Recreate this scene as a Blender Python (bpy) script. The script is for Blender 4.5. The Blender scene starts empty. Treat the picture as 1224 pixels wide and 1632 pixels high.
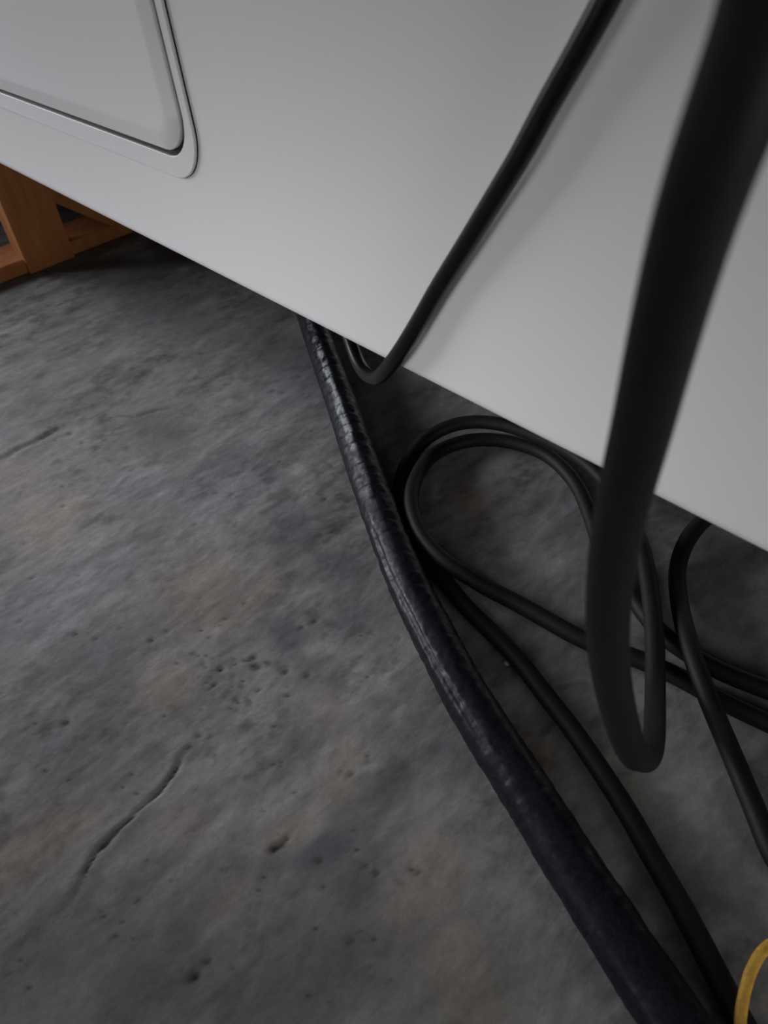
import bpy, bmesh, math, random
import numpy as np
from mathutils import Vector, Matrix, noise as mnoise

# ------------------------------------------------------------------ camera
C = bpy.context.scene.collection
sc = bpy.context.scene
cam = bpy.data.cameras.new('camera')
cam_o = bpy.data.objects.new('camera', cam)
C.objects.link(cam_o)
right = Vector((-0.6773, -0.7309, -0.0838))
fwd = Vector((0.5754, -0.4550, -0.6793)).normalized()
right = (right - fwd * right.dot(fwd)).normalized()
upv = right.cross(fwd)
mat = Matrix((right, upv, -fwd)).transposed().to_4x4()
mat.translation = Vector((0.0, 0.30, 0.55))
cam_o.matrix_world = mat
cam.sensor_width = 36.0
cam.lens = 36.0 * 1225.0 / 1632.0
cam.clip_start = 0.01
cam.dof.use_dof = True
cam.dof.focus_distance = 0.72
cam.dof.aperture_fstop = cam.lens / 2.7
sc.camera = cam_o

# ------------------------------------------------------------------ light, exposure
w = bpy.data.worlds.new('world'); sc.world = w
w.use_nodes = True
w.node_tree.nodes['Background'].inputs[0].default_value = (0.95, 0.97, 1.0, 1)
w.node_tree.nodes['Background'].inputs[1].default_value = 0.018

def area(name, loc, target, sx, sy, power, col):
    l = bpy.data.lights.new(name, 'AREA'); l.shape = 'RECTANGLE'
    l.size = sx; l.size_y = sy; l.energy = power; l.color = col
    o = bpy.data.objects.new(name, l); C.objects.link(o)
    o.location = loc
    d = Vector(target) - Vector(loc)
    o.rotation_euler = d.to_track_quat('-Z', 'Y').to_euler()
    return o
# daylight slanting in low from the far left, plus added unseen fills: a soft one facing the wall, weak ones from the right and under the trailer
area('daylight_beam', (1.9, 0.8, 0.50), (0.56, 0.0, 0.0), 0.6, 0.5, 1.33, (0.97, 0.98, 1.0)).data.spread = 0.75
area('daylight_grazing', (2.2, 0.40, 0.70), (0.70, 0.0, 0.0), 0.6, 0.5, 0.64, (0.97, 0.98, 1.0)).data.spread = 0.75
area('wall_fill', (0.45, 1.0, 0.27), (0.34, 0.0, 0.20), 0.55, 0.32, 0.325, (1.0, 0.985, 1.0)).data.spread = 0.85  # added unseen source, brightens the lower wall
area('side_fill', (-0.90, 0.13, 0.36), (0.5, -0.08, 0.02), 0.5, 0.4, 3.5, (1.0, 0.94, 0.84))
area('low_fill', (-0.1, 1.0, 1.1), (0.2, -0.1, 0.1), 0.5, 0.5, 0.085, (1.0, 0.98, 0.95)).data.spread = 1.0
area('under_trailer_fill', (0.9, -1.8, 0.13), (0.5, 0.0, 0.0), 2.0, 0.2, 2.0, (0.96, 0.98, 1.0))  # added fill, lifts the floor strip beside the hose

sc.view_settings.view_transform = 'Standard'
sc.view_settings.look = 'None'
sc.view_settings.gamma = 1.0
sc.view_settings.use_curve_mapping = False
sc.view_settings.exposure = 0.0

# ------------------------------------------------------------------ helpers
def tag(o, label=None, cat=None, group=None, kind=None):
    if label: o['label'] = label
    if cat: o['category'] = cat
    if group: o['group'] = group
    if kind: o['kind'] = kind
    return o
def link(name, me, m, parent=None, smooth=True):
    o = bpy.data.objects.new(name, me); C.objects.link(o)
    if m: me.materials.append(m)
    if smooth:
        me.polygons.foreach_set('use_smooth', [True] * len(me.polygons))
    if parent: o.parent = parent
    return o
def from_bm(name, bm, m, parent=None, smooth=False):
    me = bpy.data.meshes.new(name)
    bmesh.ops.recalc_face_normals(bm, faces=bm.faces)
    bm.to_mesh(me); bm.free()
    return link(name, me, m, parent, smooth)
def empty(name, loc):
    o = bpy.data.objects.new(name, None); C.objects.link(o); o.location = loc
    o.empty_display_size = 0.05
    return o
def principled(name, col=(0.5, 0.5, 0.5), rough=0.5, spec=0.5):
    m = bpy.data.materials.new(name); m.use_nodes = True
    b = m.node_tree.nodes['Principled BSDF']
    b.inputs['Base Color'].default_value = (*col, 1)
    b.inputs['Roughness'].default_value = rough
    b.inputs['Specular IOR Level'].default_value = spec
    return m, m.node_tree, b
def nz(t, scale, detail=4, rough=0.55, vec=None):
    n = t.nodes.new('ShaderNodeTexNoise')
    n.inputs['Scale'].default_value = scale
    n.inputs['Detail'].default_value = detail
    n.inputs['Roughness'].default_value = rough
    if vec: t.links.new(vec, n.inputs['Vector'])
    return n
def ramp(t, fac, stops):
    r = t.nodes.new('ShaderNodeValToRGB')
    e = r.color_ramp.elements
    while len(e) < len(stops): e.new(0.5)
    for k, (p, c) in enumerate(stops):
        e[k].position = p; e[k].color = (*c, 1)
    t.links.new(fac, r.inputs['Fac'])
    return r
def bump(t, b, h, strength, dist):
    n = t.nodes.new('ShaderNodeBump')
    n.inputs['Strength'].default_value = strength
    n.inputs['Distance'].default_value = dist
    t.links.new(h, n.inputs['Height'])
    t.links.new(n.outputs['Normal'], b.inputs['Normal'])
    return n
def objvec(t, scale=(1, 1, 1)):
    c = t.nodes.new('ShaderNodeTexCoord')
    mp = t.nodes.new('ShaderNodeMapping'); mp.inputs['Scale'].default_value = scale
    t.links.new(c.outputs['Object'], mp.inputs['Vector'])
    return mp.outputs['Vector']

# numpy value noise
def vnoise(x, y, seed):
    xi = np.floor(x).astype(np.int64); yi = np.floor(y).astype(np.int64)
    fx = x - xi; fy = y - yi
    fx = fx * fx * (3 - 2 * fx); fy = fy * fy * (3 - 2 * fy)
    def h(a, b):
        n = (a * 374761393 + b * 668265263 + seed * 974634211) & 0xffffffff
        n = ((n ^ (n >> 13)) * 1274126177) & 0xffffffff
        return ((n ^ (n >> 16)) & 0xffff) / 65535.0
    return (h(xi, yi) * (1 - fx) + h(xi + 1, yi) * fx) * (1 - fy) + (h(xi, yi + 1) * (1 - fx) + h(xi + 1, yi + 1) * fx) * fy
def fbm(x, y, seed, octaves=5, gain=0.55):
    s = 0; a = 1; tot = 0
    for k in range(octaves):
        s = s + a * vnoise(x * 2 ** k + 17.3 * k, y * 2 ** k - 9.1 * k, seed + k)
        tot += a; a *= gain
    return s / tot

# ------------------------------------------------------------------ floor: worn concrete with pits, cracks, stains and some painted shade

DARK =[(0.784,-0.197,0.1,0.05,0.7),(1.054,-0.137,0.12,0.05,0.5),(0.511,0.016,0.035,0.03,0.8),(0.440,0.016,0.035,0.02,0.9),(0.416,0.105,0.03,0.02,0.9),(0.379,0.045,0.025,0.025,0.7),(0.370,0.118,0.02,0.025,0.7),(0.242,0.120,0.02,0.02,0.8),(0.234,0.188,0.018,0.03,0.9),(0.203,0.188,0.015,0.025,0.9),(0.238,0.137,0.012,0.02,0.8),(0.177,0.255,0.025,0.05,0.8),(0.243,0.334,0.03,0.05,0.7),(0.234,0.086,0.015,0.015,0.7),(0.775,0.018,0.05,0.03,0.6),(0.520,0.223,0.03,0.04,0.5),(0.252,0.163,0.012,0.015,0.6),(0.277,0.080,0.015,0.015,0.5),(0.970,0.096,0.06,0.06,0.4),(0.640,-0.020,0.05,0.03,0.4),(0.252,0.294,0.02,0.03,0.5),(0.249,0.232,0.01,0.02,0.6),(0.450,0.289,0.02,0.03,0.4),]
WARM =[(0.506,0.128,0.06,0.05,0.8),(0.741,0.198,0.08,0.06,0.7),(0.839,0.186,0.05,0.05,0.6),(0.264,0.208,0.012,0.025,1.0),(0.264,0.156,0.02,0.015,0.9),(0.254,0.282,0.012,0.02,1.0),(0.164,0.159,0.03,0.02,0.8),(0.284,0.135,0.02,0.015,0.6),(0.115,0.186,0.03,0.03,0.6),(0.445,0.208,0.035,0.03,0.7),(0.335,0.119,0.03,0.02,0.5),(0.168,0.191,0.03,0.03,0.5),(0.390,0.355,0.03,0.05,0.4),(0.317,0.268,0.03,0.03,0.4),(0.259,0.324,0.02,0.03,0.4),(0.411,-0.153,0.06,0.03,0.6),(0.175,0.043,0.015,0.015,0.5),]
RUST =[(0.179,0.047,0.012,0.012,1.0),]
PALE =[(0.373,0.084,0.006,0.03,0.8),(0.274,0.079,0.006,0.008,1.0),(0.266,0.125,0.004,0.01,0.9),(0.410,-0.041,0.03,0.015,0.3),(0.702,-0.045,0.06,0.03,0.3),(0.261,0.192,0.01,0.012,0.5),(0.289,0.213,0.006,0.015,0.5),(0.243,0.285,0.004,0.02,0.5),(0.198,0.136,0.02,0.02,0.4),]
PITS =[(0.262,0.223,0.006,),(0.263,0.229,0.006,),(0.263,0.217,0.004,),(0.268,0.151,0.004,),(0.270,0.131,0.003,),(0.403,0.142,0.006,),(0.414,0.139,0.005,),(0.425,0.167,0.004,),(0.424,0.178,0.003,),(0.442,0.175,0.003,),(0.424,0.153,0.003,),(0.388,0.175,0.003,),(0.377,0.169,0.003,),(0.383,0.157,0.003,),(0.416,0.180,0.003,),(0.383,0.217,0.004,),(0.380,0.229,0.003,),(0.476,0.291,0.005,),(0.868,0.099,0.006,),(0.894,0.104,0.005,),(0.837,0.097,0.004,),(0.178,0.166,0.004,),(0.182,0.168,0.003,),(0.233,0.210,0.004,),(0.198,0.187,0.004,),(0.208,0.190,0.003,),(0.181,0.179,0.003,),(0.560,0.241,0.003,),(0.541,0.231,0.003,),(0.500,0.194,0.004,),(0.499,0.178,0.003,),(0.616,0.273,0.003,),(0.663,0.240,0.003,),(0.629,0.036,0.002,),(0.604,0.080,0.003,),(0.744,0.167,0.004,),(0.719,0.224,0.003,),(0.473,0.107,0.003,),(0.470,0.131,0.002,),(0.475,0.155,0.002,),(0.459,0.175,0.003,),(0.406,0.075,0.005,),(0.409,0.088,0.004,),(0.381,0.128,0.005,),(0.364,0.117,0.004,),(0.233,0.316,0.006,),(0.235,0.305,0.004,),(0.401,0.176,0.0020940873639160216,),(0.402,0.171,0.0021023865217276124,),(0.402,0.134,0.002647743903758158,),(0.385,0.183,0.0019150239651621753,),(0.399,0.173,0.0018216006488683749,),(0.399,0.133,0.002709978520053485,),(0.420,0.159,0.001964774935949303,),(0.453,0.173,0.0027819725369870206,),(0.411,0.162,0.0024087778255798198,),(0.441,0.166,0.0017666852613611767,),(0.416,0.178,0.0029018825458498624,),(0.415,0.145,0.001950368609359987,),(0.407,0.144,0.002823475859818185,),(0.418,0.147,0.002120919064697598,),(0.437,0.176,0.0017419809091824127,),(0.389,0.201,0.0015648577036083727,),(0.382,0.155,0.001920649817424328,),(0.433,0.185,0.002014264898133234,),(0.400,0.160,0.0021191919846109877,),(0.379,0.181,0.0019144572524395248,),(0.403,0.202,0.001981003354874613,),(0.460,0.192,0.0016514691580767893,),(0.395,0.164,0.002647743361989414,),(0.429,0.173,0.001996600493057602,),(0.385,0.176,0.0015642167816730295,),(0.463,0.154,0.0029321063975135176,),(0.467,0.139,0.0015272812879399613,),(0.375,0.211,0.0026628591528377226,),(0.419,0.217,0.0024307657071952937,),(0.420,0.155,0.001787122807213109,),(0.415,0.181,0.002072451952086497,),(0.401,0.154,0.0015140946995093468,),(0.398,0.164,0.0026756185122320322,),(0.407,0.187,0.0016456533197983366,),(0.396,0.153,0.00181187526263615,),(0.403,0.167,0.0017530054069556465,),(0.425,0.168,0.001561338549996503,),(0.422,0.183,0.0029964547906321357,),(0.381,0.168,0.002660688187892427,),(0.420,0.228,0.0022166429445345634,),(0.391,0.183,0.0015553037772222775,),(0.415,0.185,0.0028339506249260562,),(0.421,0.148,0.0015474755358339022,),(0.397,0.180,0.0018120982397979006,),(0.371,0.192,0.0017125526516699873,),(0.325,0.396,0.001991481880572426,),(0.336,0.034,0.002461333020881969,),(0.253,0.246,0.002242616799896244,),(0.717,0.003,0.0014952898122511712,),(0.177,0.229,0.002494408320126219,),(0.375,0.280,0.0023193065230621137,),(0.248,0.254,0.001939233449856439,),(0.292,0.217,0.001575618663981131,),(0.152,0.234,0.0013041327953491606,),(0.142,0.226,0.0021356926356834215,),(0.337,0.393,0.001378685902607056,),(0.231,0.144,0.00128467635674858,),(0.425,0.314,0.001996888310172085,),(0.192,0.260,0.0015059580498726557,),(0.336,0.405,0.0012183543879837736,),(0.557,-0.103,0.0023338212793892407,),(0.200,0.241,0.0019708517556992254,),(0.489,-0.045,0.0021400745097666166,),(0.283,0.334,0.0022830034024869826,),(0.407,0.211,0.0012369508423699797,),(0.479,0.336,0.0018843637167299445,),(0.276,0.147,0.0013942664001727605,),(0.323,0.301,0.0019321808089841153,),(0.368,0.390,0.0023585860662507156,),(0.495,0.311,0.0017336212358437012,),(0.444,0.042,0.001527180831597718,),(0.229,0.318,0.0013331675388520354,),(0.445,0.323,0.0024394800477641476,),(0.447,0.168,0.0024009815379658957,),(0.637,-0.108,0.0024338549145832816,),(0.629,0.204,0.002371018764899289,),(0.298,0.295,0.001434327755274207,),(0.509,-0.060,0.0014090297479717186,),(0.511,0.134,0.001958608244085794,),(0.229,0.171,0.001207786973620549,),(0.437,0.255,0.0018811093680613361,),(0.367,0.137,0.001305958058901134,),(0.316,0.342,0.001699506793326829,),(0.173,0.269,0.0020773807808933367,),(0.318,0.189,0.001638581597519805,),(0.325,0.082,0.0024759713828241435,),(0.297,0.334,0.002301589135952683,),(0.415,0.146,0.0013969345938591262,),(0.418,0.071,0.0021269213458602245,),(0.870,0.119,0.0014015135790820604,),(0.530,-0.040,0.002462678619588416,),(0.406,0.250,0.0016906172003221015,),(0.669,-0.038,0.0017635664247271057,),(0.487,-0.076,0.002115953628127657,),(0.589,0.165,0.001232439917663314,),(0.323,0.406,0.0023616835275604682,),(0.218,0.220,0.0025346654052865276,),(0.454,0.303,0.001893337523381491,),(0.221,0.295,0.002264352662086408,),(0.524,-0.130,0.00211217849903392,),(0.265,0.229,0.0020650137566130436,),(0.436,0.026,0.002498950496039264,),(0.386,0.248,0.002455624516947344,),(0.469,0.064,0.0015225160467918389,),(0.392,0.275,0.0025950288357782176,),(0.362,0.056,0.0017609240528741335,),(0.452,0.019,0.0017761902214839176,),(0.800,0.211,0.0019562769207503578,),(0.312,0.187,0.0017100224000653223,),(0.251,0.133,0.0014184735575007578,),(0.305,0.400,0.002582946399471206,),(0.265,0.133,0.0016371316036161462,),(0.701,0.217,0.0015110261507027918,),(0.168,0.217,0.0022890865094423473,),(0.699,0.191,0.0016188990144856252,),(0.495,-0.091,0.002306619303036621,),(0.345,0.168,0.0025430119689844083,),(0.461,0.262,0.0014205271158503848,),(0.952,0.102,0.0016431257345879188,),(0.902,0.111,0.0025895638011446086,),(0.292,0.342,0.0021827765214536632,),(0.287,0.191,0.0025336581020205585,),(0.232,0.179,0.001983941114768622,),(0.269,0.220,0.0019732954563058463,),(0.654,0.039,0.002382069823275252,),(0.748,-0.011,0.0014352485748289562,),(0.453,-0.012,0.001747852925600812,),(0.224,0.257,0.0016597908991453731,),(0.487,0.197,0.0012392720028016001,),(0.646,-0.181,0.0025441321887467038,),(0.778,0.152,0.0023880243916293894,),(0.485,-0.011,0.0019749354288880394,),(0.318,0.265,0.0014591332662080056,),(0.159,0.261,0.0021890414313777105,),(0.158,0.229,0.0017312416350150272,),(0.201,0.218,0.0020221178044612415,),(0.448,0.324,0.002476432151343682,),(0.387,0.285,0.002456027281126198,),(0.736,-0.073,0.002084727100259083,),(0.310,0.342,0.002126730329002793,),(0.286,0.339,0.002075076111907175,),(0.302,0.320,0.0024482701341096225,),(0.178,0.221,0.0021216730368569985,),(0.315,0.183,0.001937929058571197,),(0.363,0.011,0.0013141148153542712,),(0.360,0.142,0.001963901327237649,),(0.543,0.063,0.001481188101666751,),(0.379,0.367,0.002471846888906919,),(0.620,-0.046,0.0025699235010464058,),(0.327,0.120,0.001201262024790715,),(0.275,0.156,0.002071157225491455,),(0.412,0.369,0.0012480154724024924,),(0.672,0.041,0.0017037684898741296,),(0.220,0.186,0.002342283852216504,),(0.535,0.208,0.0020467285689985616,),]
CR1 =[(0.378,0.218),(0.374,0.235),(0.368,0.249),(0.364,0.265),(0.363,0.280),(0.360,0.294),(0.357,0.309),(0.355,0.325),(0.351,0.334),(0.344,0.344),(0.338,0.354),(0.332,0.362)]
CR2 =[(0.890,0.197),(0.884,0.175),(0.887,0.159),(0.886,0.142),(0.891,0.122),(0.888,0.105),(0.880,0.092)]
CR3 =[(0.364,0.376),(0.369,0.368),(0.372,0.362)]
CR4 =[(0.862,0.041),(0.834,0.024),(0.826,-0.004),(0.810,-0.022)]
OLIVE =[(0.287,0.384,0.05,0.06,0.45),(0.132,0.220,0.05,0.05,0.5),(0.194,0.298,0.05,0.05,0.55),(0.103,0.164,0.04,0.04,0.4),(0.039,0.033,0.05,0.04,0.5),(0.269,0.323,0.03,0.05,0.35),(0.183,0.223,0.02,0.03,0.5),(0.252,0.111,0.015,0.02,0.5),(1.188,-0.191,0.1,0.03,0.4),(0.198,-0.213,0.06,0.04,0.3),]  # olive blotches that also paint shade into the near floor
def seg_dist(X, Y, pts):
    d = np.full(X.shape, 9.0)
    for (ax, ay), (bx, by) in zip(pts, pts[1:]):
        vx, vy = bx - ax, by - ay
        t = np.clip(((X - ax) * vx + (Y - ay) * vy) / (vx * vx + vy * vy), 0, 1)
        d = np.minimum(d, np.hypot(X - ax - t * vx, Y - ay - t * vy))
    return d
def build_floor():
    gx = np.concatenate([np.linspace(-5, -1.3, 40)[:-1], np.arange(-1.3, -0.3, 0.014), np.arange(-0.3, 0.75, 0.0025), np.arange(0.75, 1.6, 0.004), np.arange(1.6, 2.4, 0.014), np.linspace(2.4, 6.5, 50)])
    gy = np.concatenate([np.linspace(-4.5, -0.7, 60)[:-1], np.arange(-0.7, -0.3, 0.006), np.arange(-0.3, 0.46, 0.0026), np.arange(0.46, 1.7, 0.014), np.linspace(1.7, 5, 40)])
    X, Y = np.meshgrid(gx, gy)
    wob = (fbm(X * 40, Y * 25, 3, 4) - 0.5)
    wx = X + 0.035 * (fbm(X * 22, Y * 16, 11, 4) - 0.5) + 0.01 * (fbm(X * 90, Y * 70, 12, 3) - 0.5)
    wy = Y + 0.045 * (fbm(X * 22, Y * 16, 21, 4) - 0.5) + 0.01 * (fbm(X * 90, Y * 70, 22, 3) - 0.5)
    def blobs(L):
        a = np.zeros(X.shape)
        for u, v, ru, rv, s in L:
            q = ((wx - u) / ru) ** 2 + ((wy - v) / rv) ** 2
            a = np.maximum(a, s * np.exp(-q * 0.8))
        return a
    # colour: streaked cement greys with bluish dark blots, buff and pinkish patches
    n1 = fbm(X * 9, Y * 5, 31, 6, 0.6); n2 = fbm(X * 45, Y * 16, 41, 5, 0.6); n3 = fbm(X * 140, Y * 60, 51, 4, 0.6)
    tone = 0.238 * (1 + 0.55 * (n1 - 0.5) + 0.95 * (n2 - 0.5) + 0.55 * (n3 - 0.5))
    # small sooty flecks, gathered in drifts
    sm = lambda v, a, b: np.clip((v - a) / (b - a), 0, 1)
    fleck = sm(fbm(X * 75 + 5, Y * 55, 101, 4, 0.6), 0.53, 0.70) * sm(fbm(X * 13, Y * 11, 111, 3), 0.38, 0.62)
    tone = tone * (1 - 0.38 * fleck) * (1 + 0.16 * sm(fbm(X * 50, Y * 40, 121, 4), 0.52, 0.72))
    hue = fbm(X * 6 + 3, Y * 5, 61, 4)
    col = np.stack([tone * (1.0 + 0.10 * (hue - 0.5)), tone * 1.0, tone * (1.03 - 0.25 * (hue - 0.5))], -1)
    dk = np.clip(blobs(DARK) * (0.25 + 1.7 * n2), 0, 1)[..., None]
    wm = np.clip(blobs(WARM) * (0.6 + 0.8 * n2), 0, 1)[..., None]
    pl = np.clip(blobs(PALE), 0, 1)[..., None]
    ol = np.clip(blobs(OLIVE) * (0.5 + 1.0 * n2), 0, 1)[..., None]
    rs = np.clip(blobs(RUST) * 1.4, 0, 1)[..., None]
    col = col * (1 - wm) + wm * np.array([0.295, 0.255, 0.232]) * (0.62 + 0.76 * (0.5 * n2 + 0.5 * n3))[..., None]
    col = col * (1 - 0.72 * dk) + 0.72 * dk * np.array([0.085, 0.095, 0.115])
    col = col * (1 - 0.7 * ol) + 0.7 * ol * np.array([0.095, 0.098, 0.086])
    col = col * (1 - 0.6 * pl) + 0.6 * pl * np.array([0.42, 0.41, 0.42])
    col = col * (1 - 0.8 * rs) + 0.8 * rs * np.array([0.14, 0.06, 0.04])
    # relief
    Z = 0.0022 * (fbm(X * 14, Y * 6, 71, 4) - 0.5) + 0.0010 * (fbm(X * 60, Y * 26, 81, 4) - 0.5) + 0.0006 * (fbm(X * 160, Y * 90, 91, 3) - 0.5)
    for L, wd, dp in ((CR1, 0.0021, 0.0030), (CR2, 0.0038, 0.0032), (CR3, 0.0016, 0.0014), (CR4, 0.003, 0.0014)):
        d = seg_dist(X + 0.010 * wob, Y + 0.010 * wob, L)
        ends = np.minimum(np.hypot(X - L[0][0], Y - L[0][1]), np.hypot(X - L[-1][0], Y - L[-1][1]))
        k = np.exp(-(d / wd) ** 2) * np.clip(ends / 0.03, 0.05, 1) * np.clip(0.35 + 1.5 * (fbm(X * 70, Y * 60, 13, 3) - 0.22), 0, 1)
        Z -= dp * k
        col *= (1 - 0.45 * k)[..., None]
        side = np.exp(-((d - 2.2 * wd) / (1.6 * wd)) ** 2)
        Z += 0.0004 * side * np.clip(ends / 0.03, 0, 1)
    for u, v, r in PITS:
        r = r * 0.62
        jx = np.searchsorted(gx, [u - 4 * r, u + 4 * r]); jy = np.searchsorted(gy, [v - 5 * r, v + 5 * r])
        s = (slice(jy[0], jy[1]), slice(jx[0], jx[1]))
        if X[s].size == 0: continue
        k = np.exp(-(((X[s] - u) / r) ** 2 + ((Y[s] - v) / (1.25 * r)) ** 2) * (0.7 + 1.0 * n3[s]))
        Z[s] -= min(0.0025, 0.6 * r) * k
        col[s] *= (1 - 0.62 * k)[..., None]
    edge = np.clip(np.minimum.reduce([(X + 0.3) / 0.05, (1.6 - X) / 0.1, (Y + 0.7) / 0.1, (0.46 - Y) / 0.02]), 0, 1)
    Z = np.minimum(Z, 0.0009) * edge - 0.0009
    ny, nx = X.shape
    V = np.stack([X, Y, Z], -1).reshape(-1, 3)
    i = np.arange(ny * nx).reshape(ny, nx)
    F = np.stack([i[:-1, :-1], i[:-1, 1:], i[1:, 1:], i[1:, :-1]], -1).reshape(-1, 4)
    me = bpy.data.meshes.new('floor')
    me.vertices.add(len(V)); me.vertices.foreach_set('co', V.ravel())
    me.loops.add(F.size); me.loops.foreach_set('vertex_index', F.ravel())
    me.polygons.add(len(F)); me.polygons.foreach_set('loop_start', np.arange(len(F)) * 4)
    me.polygons.foreach_set('loop_total', np.full(len(F), 4))
    me.update(calc_edges=True)
    a = me.color_attributes.new('cement', 'FLOAT_COLOR', 'POINT')
    rgba = np.concatenate([np.clip(col, 0.01, 1), np.ones(X.shape + (1,))], -1)
    a.data.foreach_set('color', rgba.astype(np.float32).ravel())
    m, t, b = principled('concrete', rough=0.82, spec=0.25)
    at = t.nodes.new('ShaderNodeAttribute'); at.attribute_name = 'cement'
    v = objvec(t, (1, 0.5, 1))
    f1 = nz(t, 420, 5, 0.65, v)
    r = ramp(t, f1.outputs['Fac'], [(0.25, (0.84, 0.84, 0.84)), (0.75, (1.15, 1.15, 1.15))])
    mx = t.nodes.new('ShaderNodeMix'); mx.data_type = 'RGBA'; mx.blend_type = 'MULTIPLY'
    mx.inputs['Factor'].default_value = 1.0
    t.links.new(at.outputs['Color'], mx.inputs[6]); t.links.new(r.outputs['Color'], mx.inputs[7])
    t.links.new(mx.outputs[2], b.inputs['Base Color'])
    f2 = nz(t, 160, 6, 0.6, v)
    bump(t, b, f2.outputs['Fac'], 0.35, 0.0012)
    o = link('floor', me, m)
    tag(o, kind='structure')
build_floor()
# ------------------------------------------------------------------ materials
white, wt, wb = principled('white_gelcoat', (0.80, 0.79, 0.81), 0.42, 0.35)
n_ = nz(wt, 3, 3); bump(wt, wb, n_.outputs['Fac'], 0.05, 0.01)
hatchw, ht_, hb_ = principled('white_hatch_plastic', (0.74, 0.74, 0.76), 0.5, 0.3)
n_ = nz(ht_, 400, 2); bump(ht_, hb_, n_.outputs['Fac'], 0.05, 0.0005)
seal, st_, sb_ = principled('black_rubber_seal', (0.012, 0.012, 0.012), 0.6, 0.3)
n_ = nz(st_, 300, 2); bump(st_, sb_, n_.outputs['Fac'], 0.1, 0.0005)
under, ut_, ub_ = principled('dark_underbelly', (0.03, 0.03, 0.032), 0.7, 0.2)
n_ = nz(ut_, 40, 3); bump(ut_, ub_, n_.outputs['Fac'], 0.2, 0.002)

# ------------------------------------------------------------------ trailer body
XL, XR, ZB, ZT, RB = 3.4, -1.3, 0.2565, 1.75, 0.012
trailer = empty('travel_trailer', (1.0, -0.6, ZB))
tag(trailer, 'white travel trailer with a smooth side wall and a rounded hatch, above the concrete floor', 'trailer')
def local(bm):
    bmesh.ops.translate(bm, verts=bm.verts, vec=-trailer.location)
    return bm
def profile_extrude(prof, x0, x1):
    bm = bmesh.new()
    a = [bm.verts.new((x0, y, z)) for y, z in prof]
    b = [bm.verts.new((x1, y, z)) for y, z in prof]
    n = len(prof)
    for k in range(n):
        bm.faces.new((a[k], a[(k + 1) % n], b[(k + 1) % n], b[k]))
    bm.faces.new(a); bm.faces.new(b)
    return bm
arc = [(-RB + RB * math.cos(t), ZB + RB - RB * math.sin(t)) for t in np.linspace(0, math.pi / 2, 9)]
prof = [(-0.03, ZT), (0.0, ZT)] + arc + [(-0.03, ZB)]
p = from_bm('side_panel', local(profile_extrude(prof, XR, XL)), white, trailer, True)
p.data.set_sharp_from_angle(angle=math.radians(30))
def slab(name, x0, x1, y0, y1, z0, z1, m, parent, bev=0.0, loc=None):
    bm = bmesh.new()
    bmesh.ops.create_cube(bm, size=1)
    for v in bm.verts:
        v.co = Vector(((x0 + x1) / 2 + v.co.x * (x1 - x0), (y0 + y1) / 2 + v.co.y * (y1 - y0), (z0 + z1) / 2 + v.co.z * (z1 - z0)))
    if bev: bmesh.ops.bevel(bm, geom=bm.edges[:], offset=bev, segments=2, affect='EDGES', profile=0.5)
    bmesh.ops.translate(bm, verts=bm.verts, vec=-(loc if loc is not None else Vector((0, 0, 0))))
    return from_bm(name, bm, m, parent)
tl = trailer.location
slab('underbelly', XR, XL, -1.90, -0.03, ZB + 0.004, ZB + 0.05, under, trailer, 0.0, tl)
slab('far_side_panel', XR, XL, -1.93, -1.90, ZB, ZT, white, trailer, 0.004, tl)
slab('roof', XR, XL, -1.93, 0.0, ZT, ZT + 0.04, white, trailer, 0.012, tl)
slab('front_panel', XR - 0.03, XR, -1.93, 0.0, ZB, ZT, white, trailer, 0.004, tl)
slab('rear_panel', XL, XL + 0.03, -1.93, 0.0, ZB, ZT, white, trailer, 0.004, tl)

# hatch: flange, gasket, door with a bevelled rim (right-hand and lower edges lie in view)
def rr(x0, x1, z0, z1, r, n=10):
    pts = []
    for cx, cz, a0 in ((x0 + r, z0 + r, math.pi), (x1 - r, z0 + r, 1.5 * math.pi), (x1 - r, z1 - r, 0), (x0 + r, z1 - r, 0.5 * math.pi)):
        for k in range(n + 1):
            a = a0 + k / n * math.pi / 2
            pts.append((cx + r * math.cos(a), cz + r * math.sin(a)))
    return pts
HX1, HZ1 = 1.35, 0.95
def loops_mesh(name, loops, m, cap, parent):
    bm = bmesh.new()
    rows = []
    for pts, y in loops:
        rows.append([bm.verts.new((x, y, z)) for x, z in pts])
    n = len(rows[0])
    for A, B in zip(rows, rows[1:]):
        for k in range(n):
            bm.faces.new((A[k], A[(k + 1) % n], B[(k + 1) % n], B[k]))
    if cap: bm.faces.new(rows[-1])
    bmesh.ops.translate(bm, verts=bm.verts, vec=-tl)
    o = from_bm(name, bm, m, parent, True)
    o.data.set_sharp_from_angle(angle=math.radians(28))
    return o
def R(right_, bottom, rad): return rr(right_, HX1 + (0.55 - right_), bottom, HZ1 + (0.339 - bottom), rad)
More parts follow.
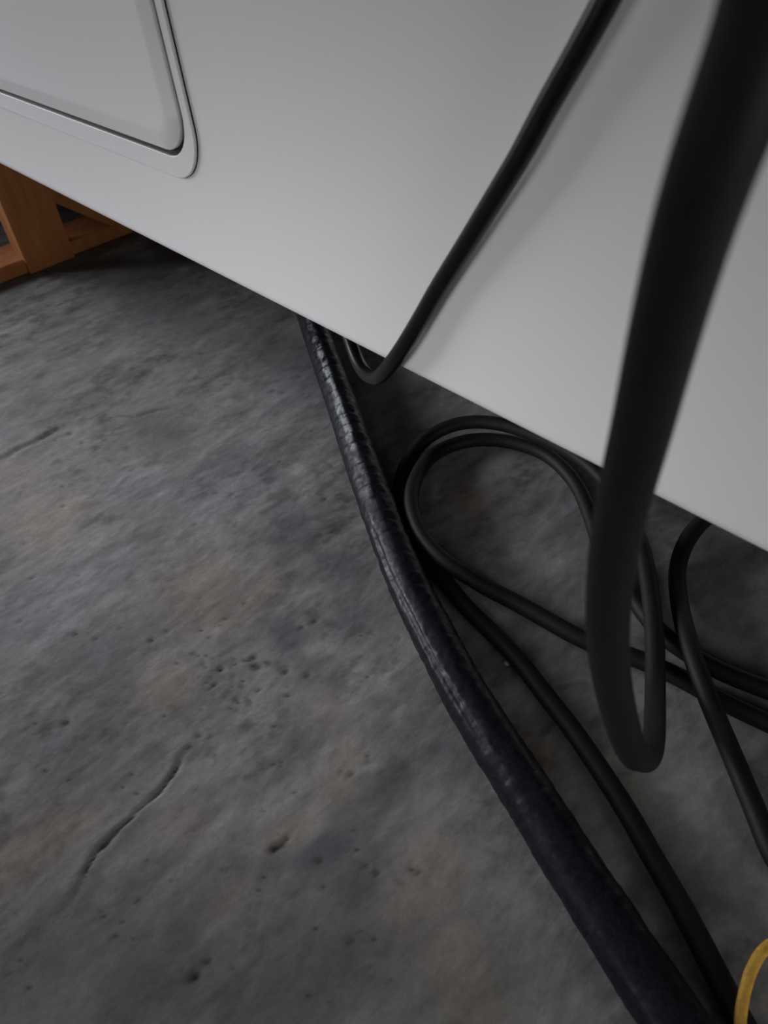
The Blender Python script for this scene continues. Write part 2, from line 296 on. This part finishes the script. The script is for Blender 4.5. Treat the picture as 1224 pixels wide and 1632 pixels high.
# black sealing bead round the flange, showing as a thin dark outline
loops_mesh('hatch_seal', [(R(0.5495, 0.3389, 0.0455), 0.0), (R(0.5495, 0.3389, 0.0455), 0.0010), (R(0.5520, 0.3412, 0.043), 0.0012)], seal, False, trailer)
fr = loops_mesh('hatch_frame', [(R(0.5500, 0.3392, 0.045), 0.0007), (R(0.5500, 0.3392, 0.045), 0.0022), (R(0.5508, 0.3400, 0.0442), 0.0030),
                               (R(0.5600, 0.3553, 0.037), 0.0030), (R(0.5606, 0.3559, 0.0365), 0.0026), (R(0.5606, 0.3559, 0.0365), 0.0004)], hatchw, False, trailer)
loops_mesh('hatch_gasket', [(R(0.5560, 0.3540, 0.04), 0.0007), (R(0.5680, 0.3680, 0.03), 0.0007)], seal, False, trailer)
door = loops_mesh('hatch_door', [(R(0.5622, 0.3612, 0.034), 0.0008), (R(0.5622, 0.3612, 0.034), 0.0044), (R(0.5630, 0.3620, 0.0335), 0.0051),
                                (R(0.5760, 0.3733, 0.0235), 0.0076), (R(0.5785, 0.3753, 0.0215), 0.0079), (R(0.5810, 0.3775, 0.019), 0.0079)], hatchw, True, trailer)

# ------------------------------------------------------------------ timber stand under the trailer
wood, t, b = principled('raw_pine', rough=0.75, spec=0.2)
v = objvec(t, (1, 1, 1))
g = nz(t, 60, 5, 0.6, objvec(t, (1.0, 1.0, 0.12)))
r_ = ramp(t, g.outputs['Fac'], [(0.3, (0.50, 0.185, 0.065)), (0.55, (0.60, 0.250, 0.095)), (0.8, (0.68, 0.32, 0.14))])
t.links.new(r_.outputs['Color'], b.inputs['Base Color'])
bump(t, b, g.outputs['Fac'], 0.3, 0.002)
stand = empty('wooden_stand', (1.39, -0.11, 0.0))
tag(stand, 'orange-brown timber stand with post and diagonal brace, under the trailer beside the hatch end', 'stand')
sl = stand.location
slab('post', 1.361, 1.408, -0.150, -0.066, -0.0005, ZB + 0.0005, wood, stand, 0.002, sl)
slab('base_rail', 1.370, 1.462, -0.36, 0.06, -0.0005, 0.024, wood, stand, 0.003, sl)
slab('top_rail', 1.412, 1.450, -0.42, 0.0, 0.214, ZB + 0.0005, wood, stand, 0.003, sl)
slab('post', 1.365, 1.410, -0.355, -0.300, 0.0235, ZB + 0.0005, wood, stand, 0.002, sl)
def brace():
    bm = bmesh.new()
    lo = Vector((0, -0.256, 0.0375)); hi = Vector((0, -0.1495, 0.1255))
    lo = Vector((0, -0.262, 0.0)); hi = Vector((0, -0.1495, 0.0945))
    w_ = Vector((0, -0.0, 0.052))
    q = [(-0.2340, 0.0235), (-0.1495, 0.0945), (-0.1495, 0.140), (-0.2880, 0.0235)]
    A = [bm.verts.new((1.368, y, z)) for y, z in q]; B = [bm.verts.new((1.404, y, z)) for y, z in q]
    for k in range(4): bm.faces.new((A[k], A[(k + 1) % 4], B[(k + 1) % 4], B[k]))
    bm.faces.new(A); bm.faces.new(B)
    bmesh.ops.bevel(bm, geom=bm.edges[:], offset=0.0015, segments=1, affect='EDGES')
    bmesh.ops.translate(bm, verts=bm.verts, vec=-sl)
    return from_bm('brace', bm, wood, stand)
brace()

# ------------------------------------------------------------------ cords
def spline(pts, step):
    P = [np.array(p, float) for p in pts]
    P = [2 * P[0] - P[1]] + P + [2 * P[-1] - P[-2]]
    out = []
    for i in range(1, len(P) - 2):
        p0, p1, p2, p3 = P[i - 1:i + 3]
        d0, d1, d2 = [max(np.linalg.norm(b_ - a_) ** 0.5, 1e-4) for a_, b_ in ((p0, p1), (p1, p2), (p2, p3))]
        n = max(2, int(np.linalg.norm(p2 - p1) / step))
        m1 = (p2 - p1) + d1 * ((p1 - p0) / d0 - (p2 - p0) / (d0 + d1))
        m2 = (p2 - p1) + d1 * ((p3 - p2) / d2 - (p3 - p1) / (d1 + d2))
        for k in range(n):
            u = k / n
            out.append((2 * u**3 - 3 * u**2 + 1) * p1 + (u**3 - 2 * u**2 + u) * m1 + (-2 * u**3 + 3 * u**2) * p2 + (u**3 - u**2) * m2)
    out.append(P[-2])
    out = np.array(out)
    for _ in range(6):                      # ease the hand-laid kinks
        out[1:-1] = 0.25 * out[:-2] + 0.5 * out[1:-1] + 0.25 * out[2:]
    return out
def tube(name, pts, rad, m, step=0.004, seg=18, radfun=None, parent=None, painted_sheen=None):
    c = spline(pts, step)
    T = np.gradient(c, axis=0); T /= np.linalg.norm(T, axis=1)[:, None]
    s = np.concatenate([[0], np.cumsum(np.linalg.norm(np.diff(c, axis=0), axis=1))])
    ref = np.array([0, 0, 1.0]) if abs(T[0][2]) < 0.8 else np.array([0, 1.0, 0])
    N = ref - T[0] * ref.dot(T[0]); N /= np.linalg.norm(N)
    V = []; n = len(c)
    for i in range(n):
        N = N - T[i] * N.dot(T[i]); N /= np.linalg.norm(N)
        B = np.cross(T[i], N)
        for k in range(seg):
            a = 2 * math.pi * k / seg
            r = rad if radfun is None else radfun(s[i], a)
            V.append(c[i] + r * (math.cos(a) * N + math.sin(a) * B))
    F = [(i * seg + k, i * seg + (k + 1) % seg, (i + 1) * seg + (k + 1) % seg, (i + 1) * seg + k) for i in range(n - 1) for k in range(seg)]
    F.append(tuple(range(seg))[::-1]); F.append(tuple((n - 1) * seg + k for k in range(seg)))
    me = bpy.data.meshes.new(name); me.from_pydata([tuple(v) for v in V], [], F)
    bm = bmesh.new(); bm.from_mesh(me); bmesh.ops.recalc_face_normals(bm, faces=bm.faces); bm.to_mesh(me); bm.free()
    if painted_sheen:
        d = [painted_sheen(s[i], 2 * math.pi * k / seg) for i in range(n) for k in range(seg)]
        me.attributes.new('painted_sheen', 'FLOAT', 'POINT').data.foreach_set('value', d)
    return link(name, me, m, parent, True)
def rubber(name, col, rough, spec, sc_=250):
    m, t, b = principled(name, col, rough, spec)
    n = nz(t, sc_, 4, 0.6, objvec(t))
    r = ramp(t, n.outputs['Fac'], [(0.3, tuple(c * 0.75 for c in col)), (0.75, tuple(c * 1.3 for c in col))])
    t.links.new(r.outputs['Color'], b.inputs['Base Color'])
    bump(t, b, n.outputs['Fac'], 0.12, 0.0006)
    return m
matte = rubber('matte_black_cord_jacket', (0.0095, 0.0100, 0.0108), 0.60, 0.25)
gloss = rubber('glossy_black_cable_jacket', (0.004, 0.004, 0.0045), 0.34, 0.3)
yellow = rubber('yellow_cord_jacket', (0.62, 0.36, 0.06), 0.5, 0.4)

LIMB = [(0.075, 0.004, 0.93), (0.072, 0.05, 0.925), (0.066, 0.115, 0.86), (0.063, 0.155, 0.73), (0.062, 0.166, 0.60), (0.063,0.165,0.518),(0.064,0.168,0.507),(0.068,0.165,0.489),(0.073,0.159,0.461),(0.078,0.152,0.428),(0.083,0.146,0.392),(0.086,0.140,0.355),(0.086,0.135,0.320),(0.085,0.123,0.272),(0.082,0.107,0.219),(0.082,0.092,0.184)]
ARC = [(0.087,0.078,0.1600), (0.094,0.041,0.1000), (0.108,0.000,0.0550), (0.137,-0.054,0.0280), (0.169,-0.103,0.0245), (0.203,-0.147,0.0245), (0.234,-0.181,0.0245), (0.286,-0.221,0.0245), (0.346,-0.246,0.0245), (0.406,-0.249,0.0245), (0.459,-0.237,0.0240), (0.494,-0.213,0.0200), (0.508,-0.176,0.0140), (0.494,-0.127,0.0085), (0.458,-0.085,0.0078), (0.416,-0.063,0.0078), (0.367,-0.044,0.0078), (0.309,-0.027,0.0078), (0.270,-0.021,0.0078), (0.236,-0.014,0.0078), (0.203,-0.004,0.0078), (0.169,0.006,0.0078), (0.126,0.022,0.0078), (0.097,0.034,0.0078), (0.073,0.046,0.0078), (0.039,0.062,0.0078), (0.000,0.083,0.0078), (-0.020,0.094,0.0078), (-0.040,0.103,0.0078), (-0.150,0.145,0.0078), (-0.400,0.205,0.0078), (-0.750,0.260,0.0078)]
COIL = [(-0.550,-0.230,0.0078), (-0.200,-0.190,0.0078), (0.002,-0.142,0.0078), (0.046,-0.137,0.0078), (0.080,-0.128,0.0078), (0.109,-0.120,0.0078), (0.135,-0.117,0.0078), (0.168,-0.119,0.0078), (0.212,-0.138,0.0078), (0.262,-0.166,0.0078), (0.306,-0.203,0.0078), (0.344,-0.230,0.0078), (0.394,-0.246,0.0078), (0.440,-0.237,0.0078), (0.473,-0.211,0.0078), (0.486,-0.173,0.0090), (0.469,-0.125,0.0180), (0.436,-0.081,0.0245), (0.392,-0.053,0.0250), (0.351,-0.045,0.0228), (0.331,-0.049,0.0188), (0.310,-0.054,0.0128), (0.286,-0.061,0.0085), (0.263,-0.064,0.0078), (0.210,-0.070,0.0078), (0.172,-0.083,0.0078), (0.137,-0.091,0.0078), (0.105,-0.094,0.0078), (0.065,-0.101,0.0078), (0.020,-0.111,0.0078), (-0.150,-0.135,0.0078), (-0.550,-0.170,0.0078)]
SIDE = [(0.194,-0.296,0.0300), (0.211,-0.260,0.0220), (0.212,-0.228,0.0140), (0.201,-0.194,0.0085), (0.176,-0.155,0.0140), (0.146,-0.116,0.0240), (0.122,-0.092,0.0250), (0.101,-0.075,0.0220), (0.072,-0.058,0.0090), (0.039,-0.031,0.0078), (0.008,-0.006,0.0078), (-0.019,0.000,0.0078), (-0.090,-0.005,0.0078), (-0.200,-0.050,0.0078), (-0.550,-0.100,0.0078)]
DROP = [(0.125,0.004,0.9300), (0.122,0.030,0.9200), (0.120,0.030,0.8500), (0.135,0.016,0.6500), (0.192,0.012,0.4956), (0.198,0.012,0.4846), (0.209,0.011,0.4674), (0.223,0.010,0.4462), (0.235,0.010,0.4256), (0.252,0.009,0.4010), (0.272,0.008,0.3721), (0.295,0.007,0.3396), (0.314,0.007,0.3103), (0.331,0.008,0.2845), (0.355,0.003,0.2562), (0.383,-0.010,0.2316), (0.410,-0.022,0.2177), (0.431,-0.032,0.2145), (0.451,-0.043,0.2181), (0.471,-0.055,0.2234), (0.470,-0.062,0.2560)]
HOSE = [(1.350,-0.520,0.0195), (1.025,-0.378,0.0195), (0.914,-0.312,0.0195), (0.814,-0.255,0.0195), (0.711,-0.197,0.0195), (0.626,-0.150,0.0195), (0.549,-0.106,0.0195), (0.481,-0.068,0.0195), (0.416,-0.033,0.0195), (0.354,-0.001,0.0195), (0.304,0.021,0.0195), (0.257,0.041,0.0195), (0.212,0.058,0.0195), (0.172,0.071,0.0195), (0.136,0.083,0.0195), (0.102,0.095,0.0195), (0.070,0.105,0.0195), (0.040,0.115,0.0195), (0.013,0.123,0.0195), (-0.016,0.132,0.0195), (-0.042,0.140,0.0195), (-0.200,0.200,0.0195), (-0.450,0.270,0.0195), (-0.800,0.330,0.0195)]
YEL = [(-0.700,0.030,0.0038), (-0.350,0.028,0.0038), (-0.150,0.036,0.0038), (-0.039,0.041,0.0070), (-0.020,0.036,0.0140), (-0.010,0.049,0.0205), (-0.009,0.063,0.0205), (-0.011,0.077,0.0205), (-0.015,0.090,0.0205), (-0.020,0.102,0.0205), (-0.032,0.114,0.0210), (-0.050,0.114,0.0215), (-0.075,0.100,0.0200), (-0.120,0.080,0.0065), (-0.300,0.082,0.0038), (-0.700,0.120,0.0038)]

R1 = 0.0078
tag(tube('power_cord', LIMB + ARC, R1, matte, 0.004, 24), 'thick black power cord hanging in a foreground loop and trailing across the floor', 'cord')
tag(tube('power_cord', COIL, R1, matte, 0.004, 20), 'black power cord lying flat as the inner turn of the floor coil', 'cord')
tag(tube('power_cord', SIDE, R1, matte, 0.004, 20), 'black cord coming out from under the trailer at right and crossing over the coiled cord', 'cord')
tag(tube('drop_cable', DROP, 0.0056, gloss, 0.004, 18), 'thin glossy black cable hanging down the white side wall and hooking under its edge', 'cable')
tag(tube('extension_cord', YEL, 0.0034, yellow, 0.003, 14), 'thin yellow extension cord curving at the lower right corner', 'cord')

# ------------------------------------------------------------------ tape-wrapped hose
tape, t, b = principled('black_vinyl_tape', (0.010, 0.011, 0.014), 0.33, 0.14)
v = objvec(t)
n1 = nz(t, 130, 5, 0.65, v); n2 = nz(t, 420, 3, 0.6, v)
rr_ = ramp(t, n1.outputs['Fac'], [(0.35, (0.30, 0.30, 0.30)), (0.7, (0.56, 0.56, 0.56))])
t.links.new(rr_.outputs['Color'], b.inputs['Roughness'])
r_ = ramp(t, n2.outputs['Fac'], [(0.45, (0.007, 0.0085, 0.012)), (0.75, (0.016, 0.018, 0.024))])
at = t.nodes.new('ShaderNodeAttribute'); at.attribute_name = 'painted_sheen'
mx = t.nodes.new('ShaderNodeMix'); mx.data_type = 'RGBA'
mx.inputs[7].default_value = (0.50, 0.51, 0.57, 1)  # pale colour of the painted crest highlight
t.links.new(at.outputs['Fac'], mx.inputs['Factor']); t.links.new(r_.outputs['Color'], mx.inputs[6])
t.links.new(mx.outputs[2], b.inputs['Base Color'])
bump(t, b, n1.outputs['Fac'], 0.25, 0.0012)
PITCH = 0.021
SHEEN0 = 0.79
def hose_r(s, a):
    q = s / PITCH + 0.30 * math.sin(s * 37) + 0.2 * math.sin(s * 83 + 1)
    u = (q + a / (2 * math.pi)) % 1.0
    amp = 0.0007 * (0.5 + 0.9 * mnoise.noise((math.floor(q) * 3.7, 1.3, 0.2)) ** 2)
    saw = amp * (0.5 - u) if u > 0.10 else amp * (-0.5 + u / 0.10)
    wr = 0.0007 * mnoise.noise((s * 55, 2.0 * math.cos(a), 2.0 * math.sin(a))) + 0.0004 * mnoise.noise((s * 170, 4 * math.cos(a), 4 * math.sin(a)))
    # lengthwise lap of the tape: a dark crease along the lit flank that fades out at both ends
    f = max(0.0, min(1.0, (s - 1.00) / 0.08)) * max(0.0, min(1.0, (1.36 - s) / 0.12))
    ac = 0.98 - 1.1 * (s - 1.00)
    da = (a - ac + math.pi) % (2 * math.pi) - math.pi
    crease = -0.0016 * f * math.exp(-(da / 0.07) ** 2) + 0.0005 * f * math.exp(-((da - 0.28) / 0.22) ** 2)
    return 0.0189 + saw + wr + crease
def hose_sheen(s, a):
    # pale highlight painted into the colour along the crest of the hose, broken at each turn of the tape
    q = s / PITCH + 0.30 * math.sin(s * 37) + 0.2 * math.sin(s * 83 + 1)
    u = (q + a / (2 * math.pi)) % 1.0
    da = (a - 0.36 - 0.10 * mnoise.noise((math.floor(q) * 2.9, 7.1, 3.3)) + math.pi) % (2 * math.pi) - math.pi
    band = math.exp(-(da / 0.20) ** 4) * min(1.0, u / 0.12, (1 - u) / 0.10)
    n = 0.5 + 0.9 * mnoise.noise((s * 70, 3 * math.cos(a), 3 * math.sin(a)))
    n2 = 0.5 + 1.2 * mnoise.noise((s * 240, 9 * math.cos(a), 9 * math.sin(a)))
    x = s - SHEEN0
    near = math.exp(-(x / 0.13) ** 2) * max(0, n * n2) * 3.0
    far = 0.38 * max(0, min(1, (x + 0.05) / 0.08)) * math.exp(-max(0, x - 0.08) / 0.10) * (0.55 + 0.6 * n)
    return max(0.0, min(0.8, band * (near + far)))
hose = tube('wrapped_hose', HOSE, 0.019, tape, 0.0016, 56, hose_r, None, hose_sheen)
tag(hose, 'thick black hose wrapped in shiny tape, running across the floor from under the trailer', 'hose')

# pale chip on the floor
bm = bmesh.new()
bmesh.ops.create_icosphere(bm, subdivisions=2, radius=0.0028)
for v_ in bm.verts:
    v_.co *= 1 + 0.35 * mnoise.noise(v_.co * 420 + Vector((3, 1, 7)))
    v_.co.z *= 0.45
chipm, t, b = principled('pale_plaster', (0.62, 0.60, 0.56), 0.8, 0.2)
n = nz(t, 600, 3); bump(t, b, n.outputs['Fac'], 0.3, 0.0005)
ch = from_bm('plaster_chip', bm, chipm)
ch.location = (0.2475, -0.0103, 0.0006); ch.rotation_euler = (0.1, 0.05, 0.7)
tag(ch, 'tiny pale chip lying on the concrete between the hose and the cord', 'chip')
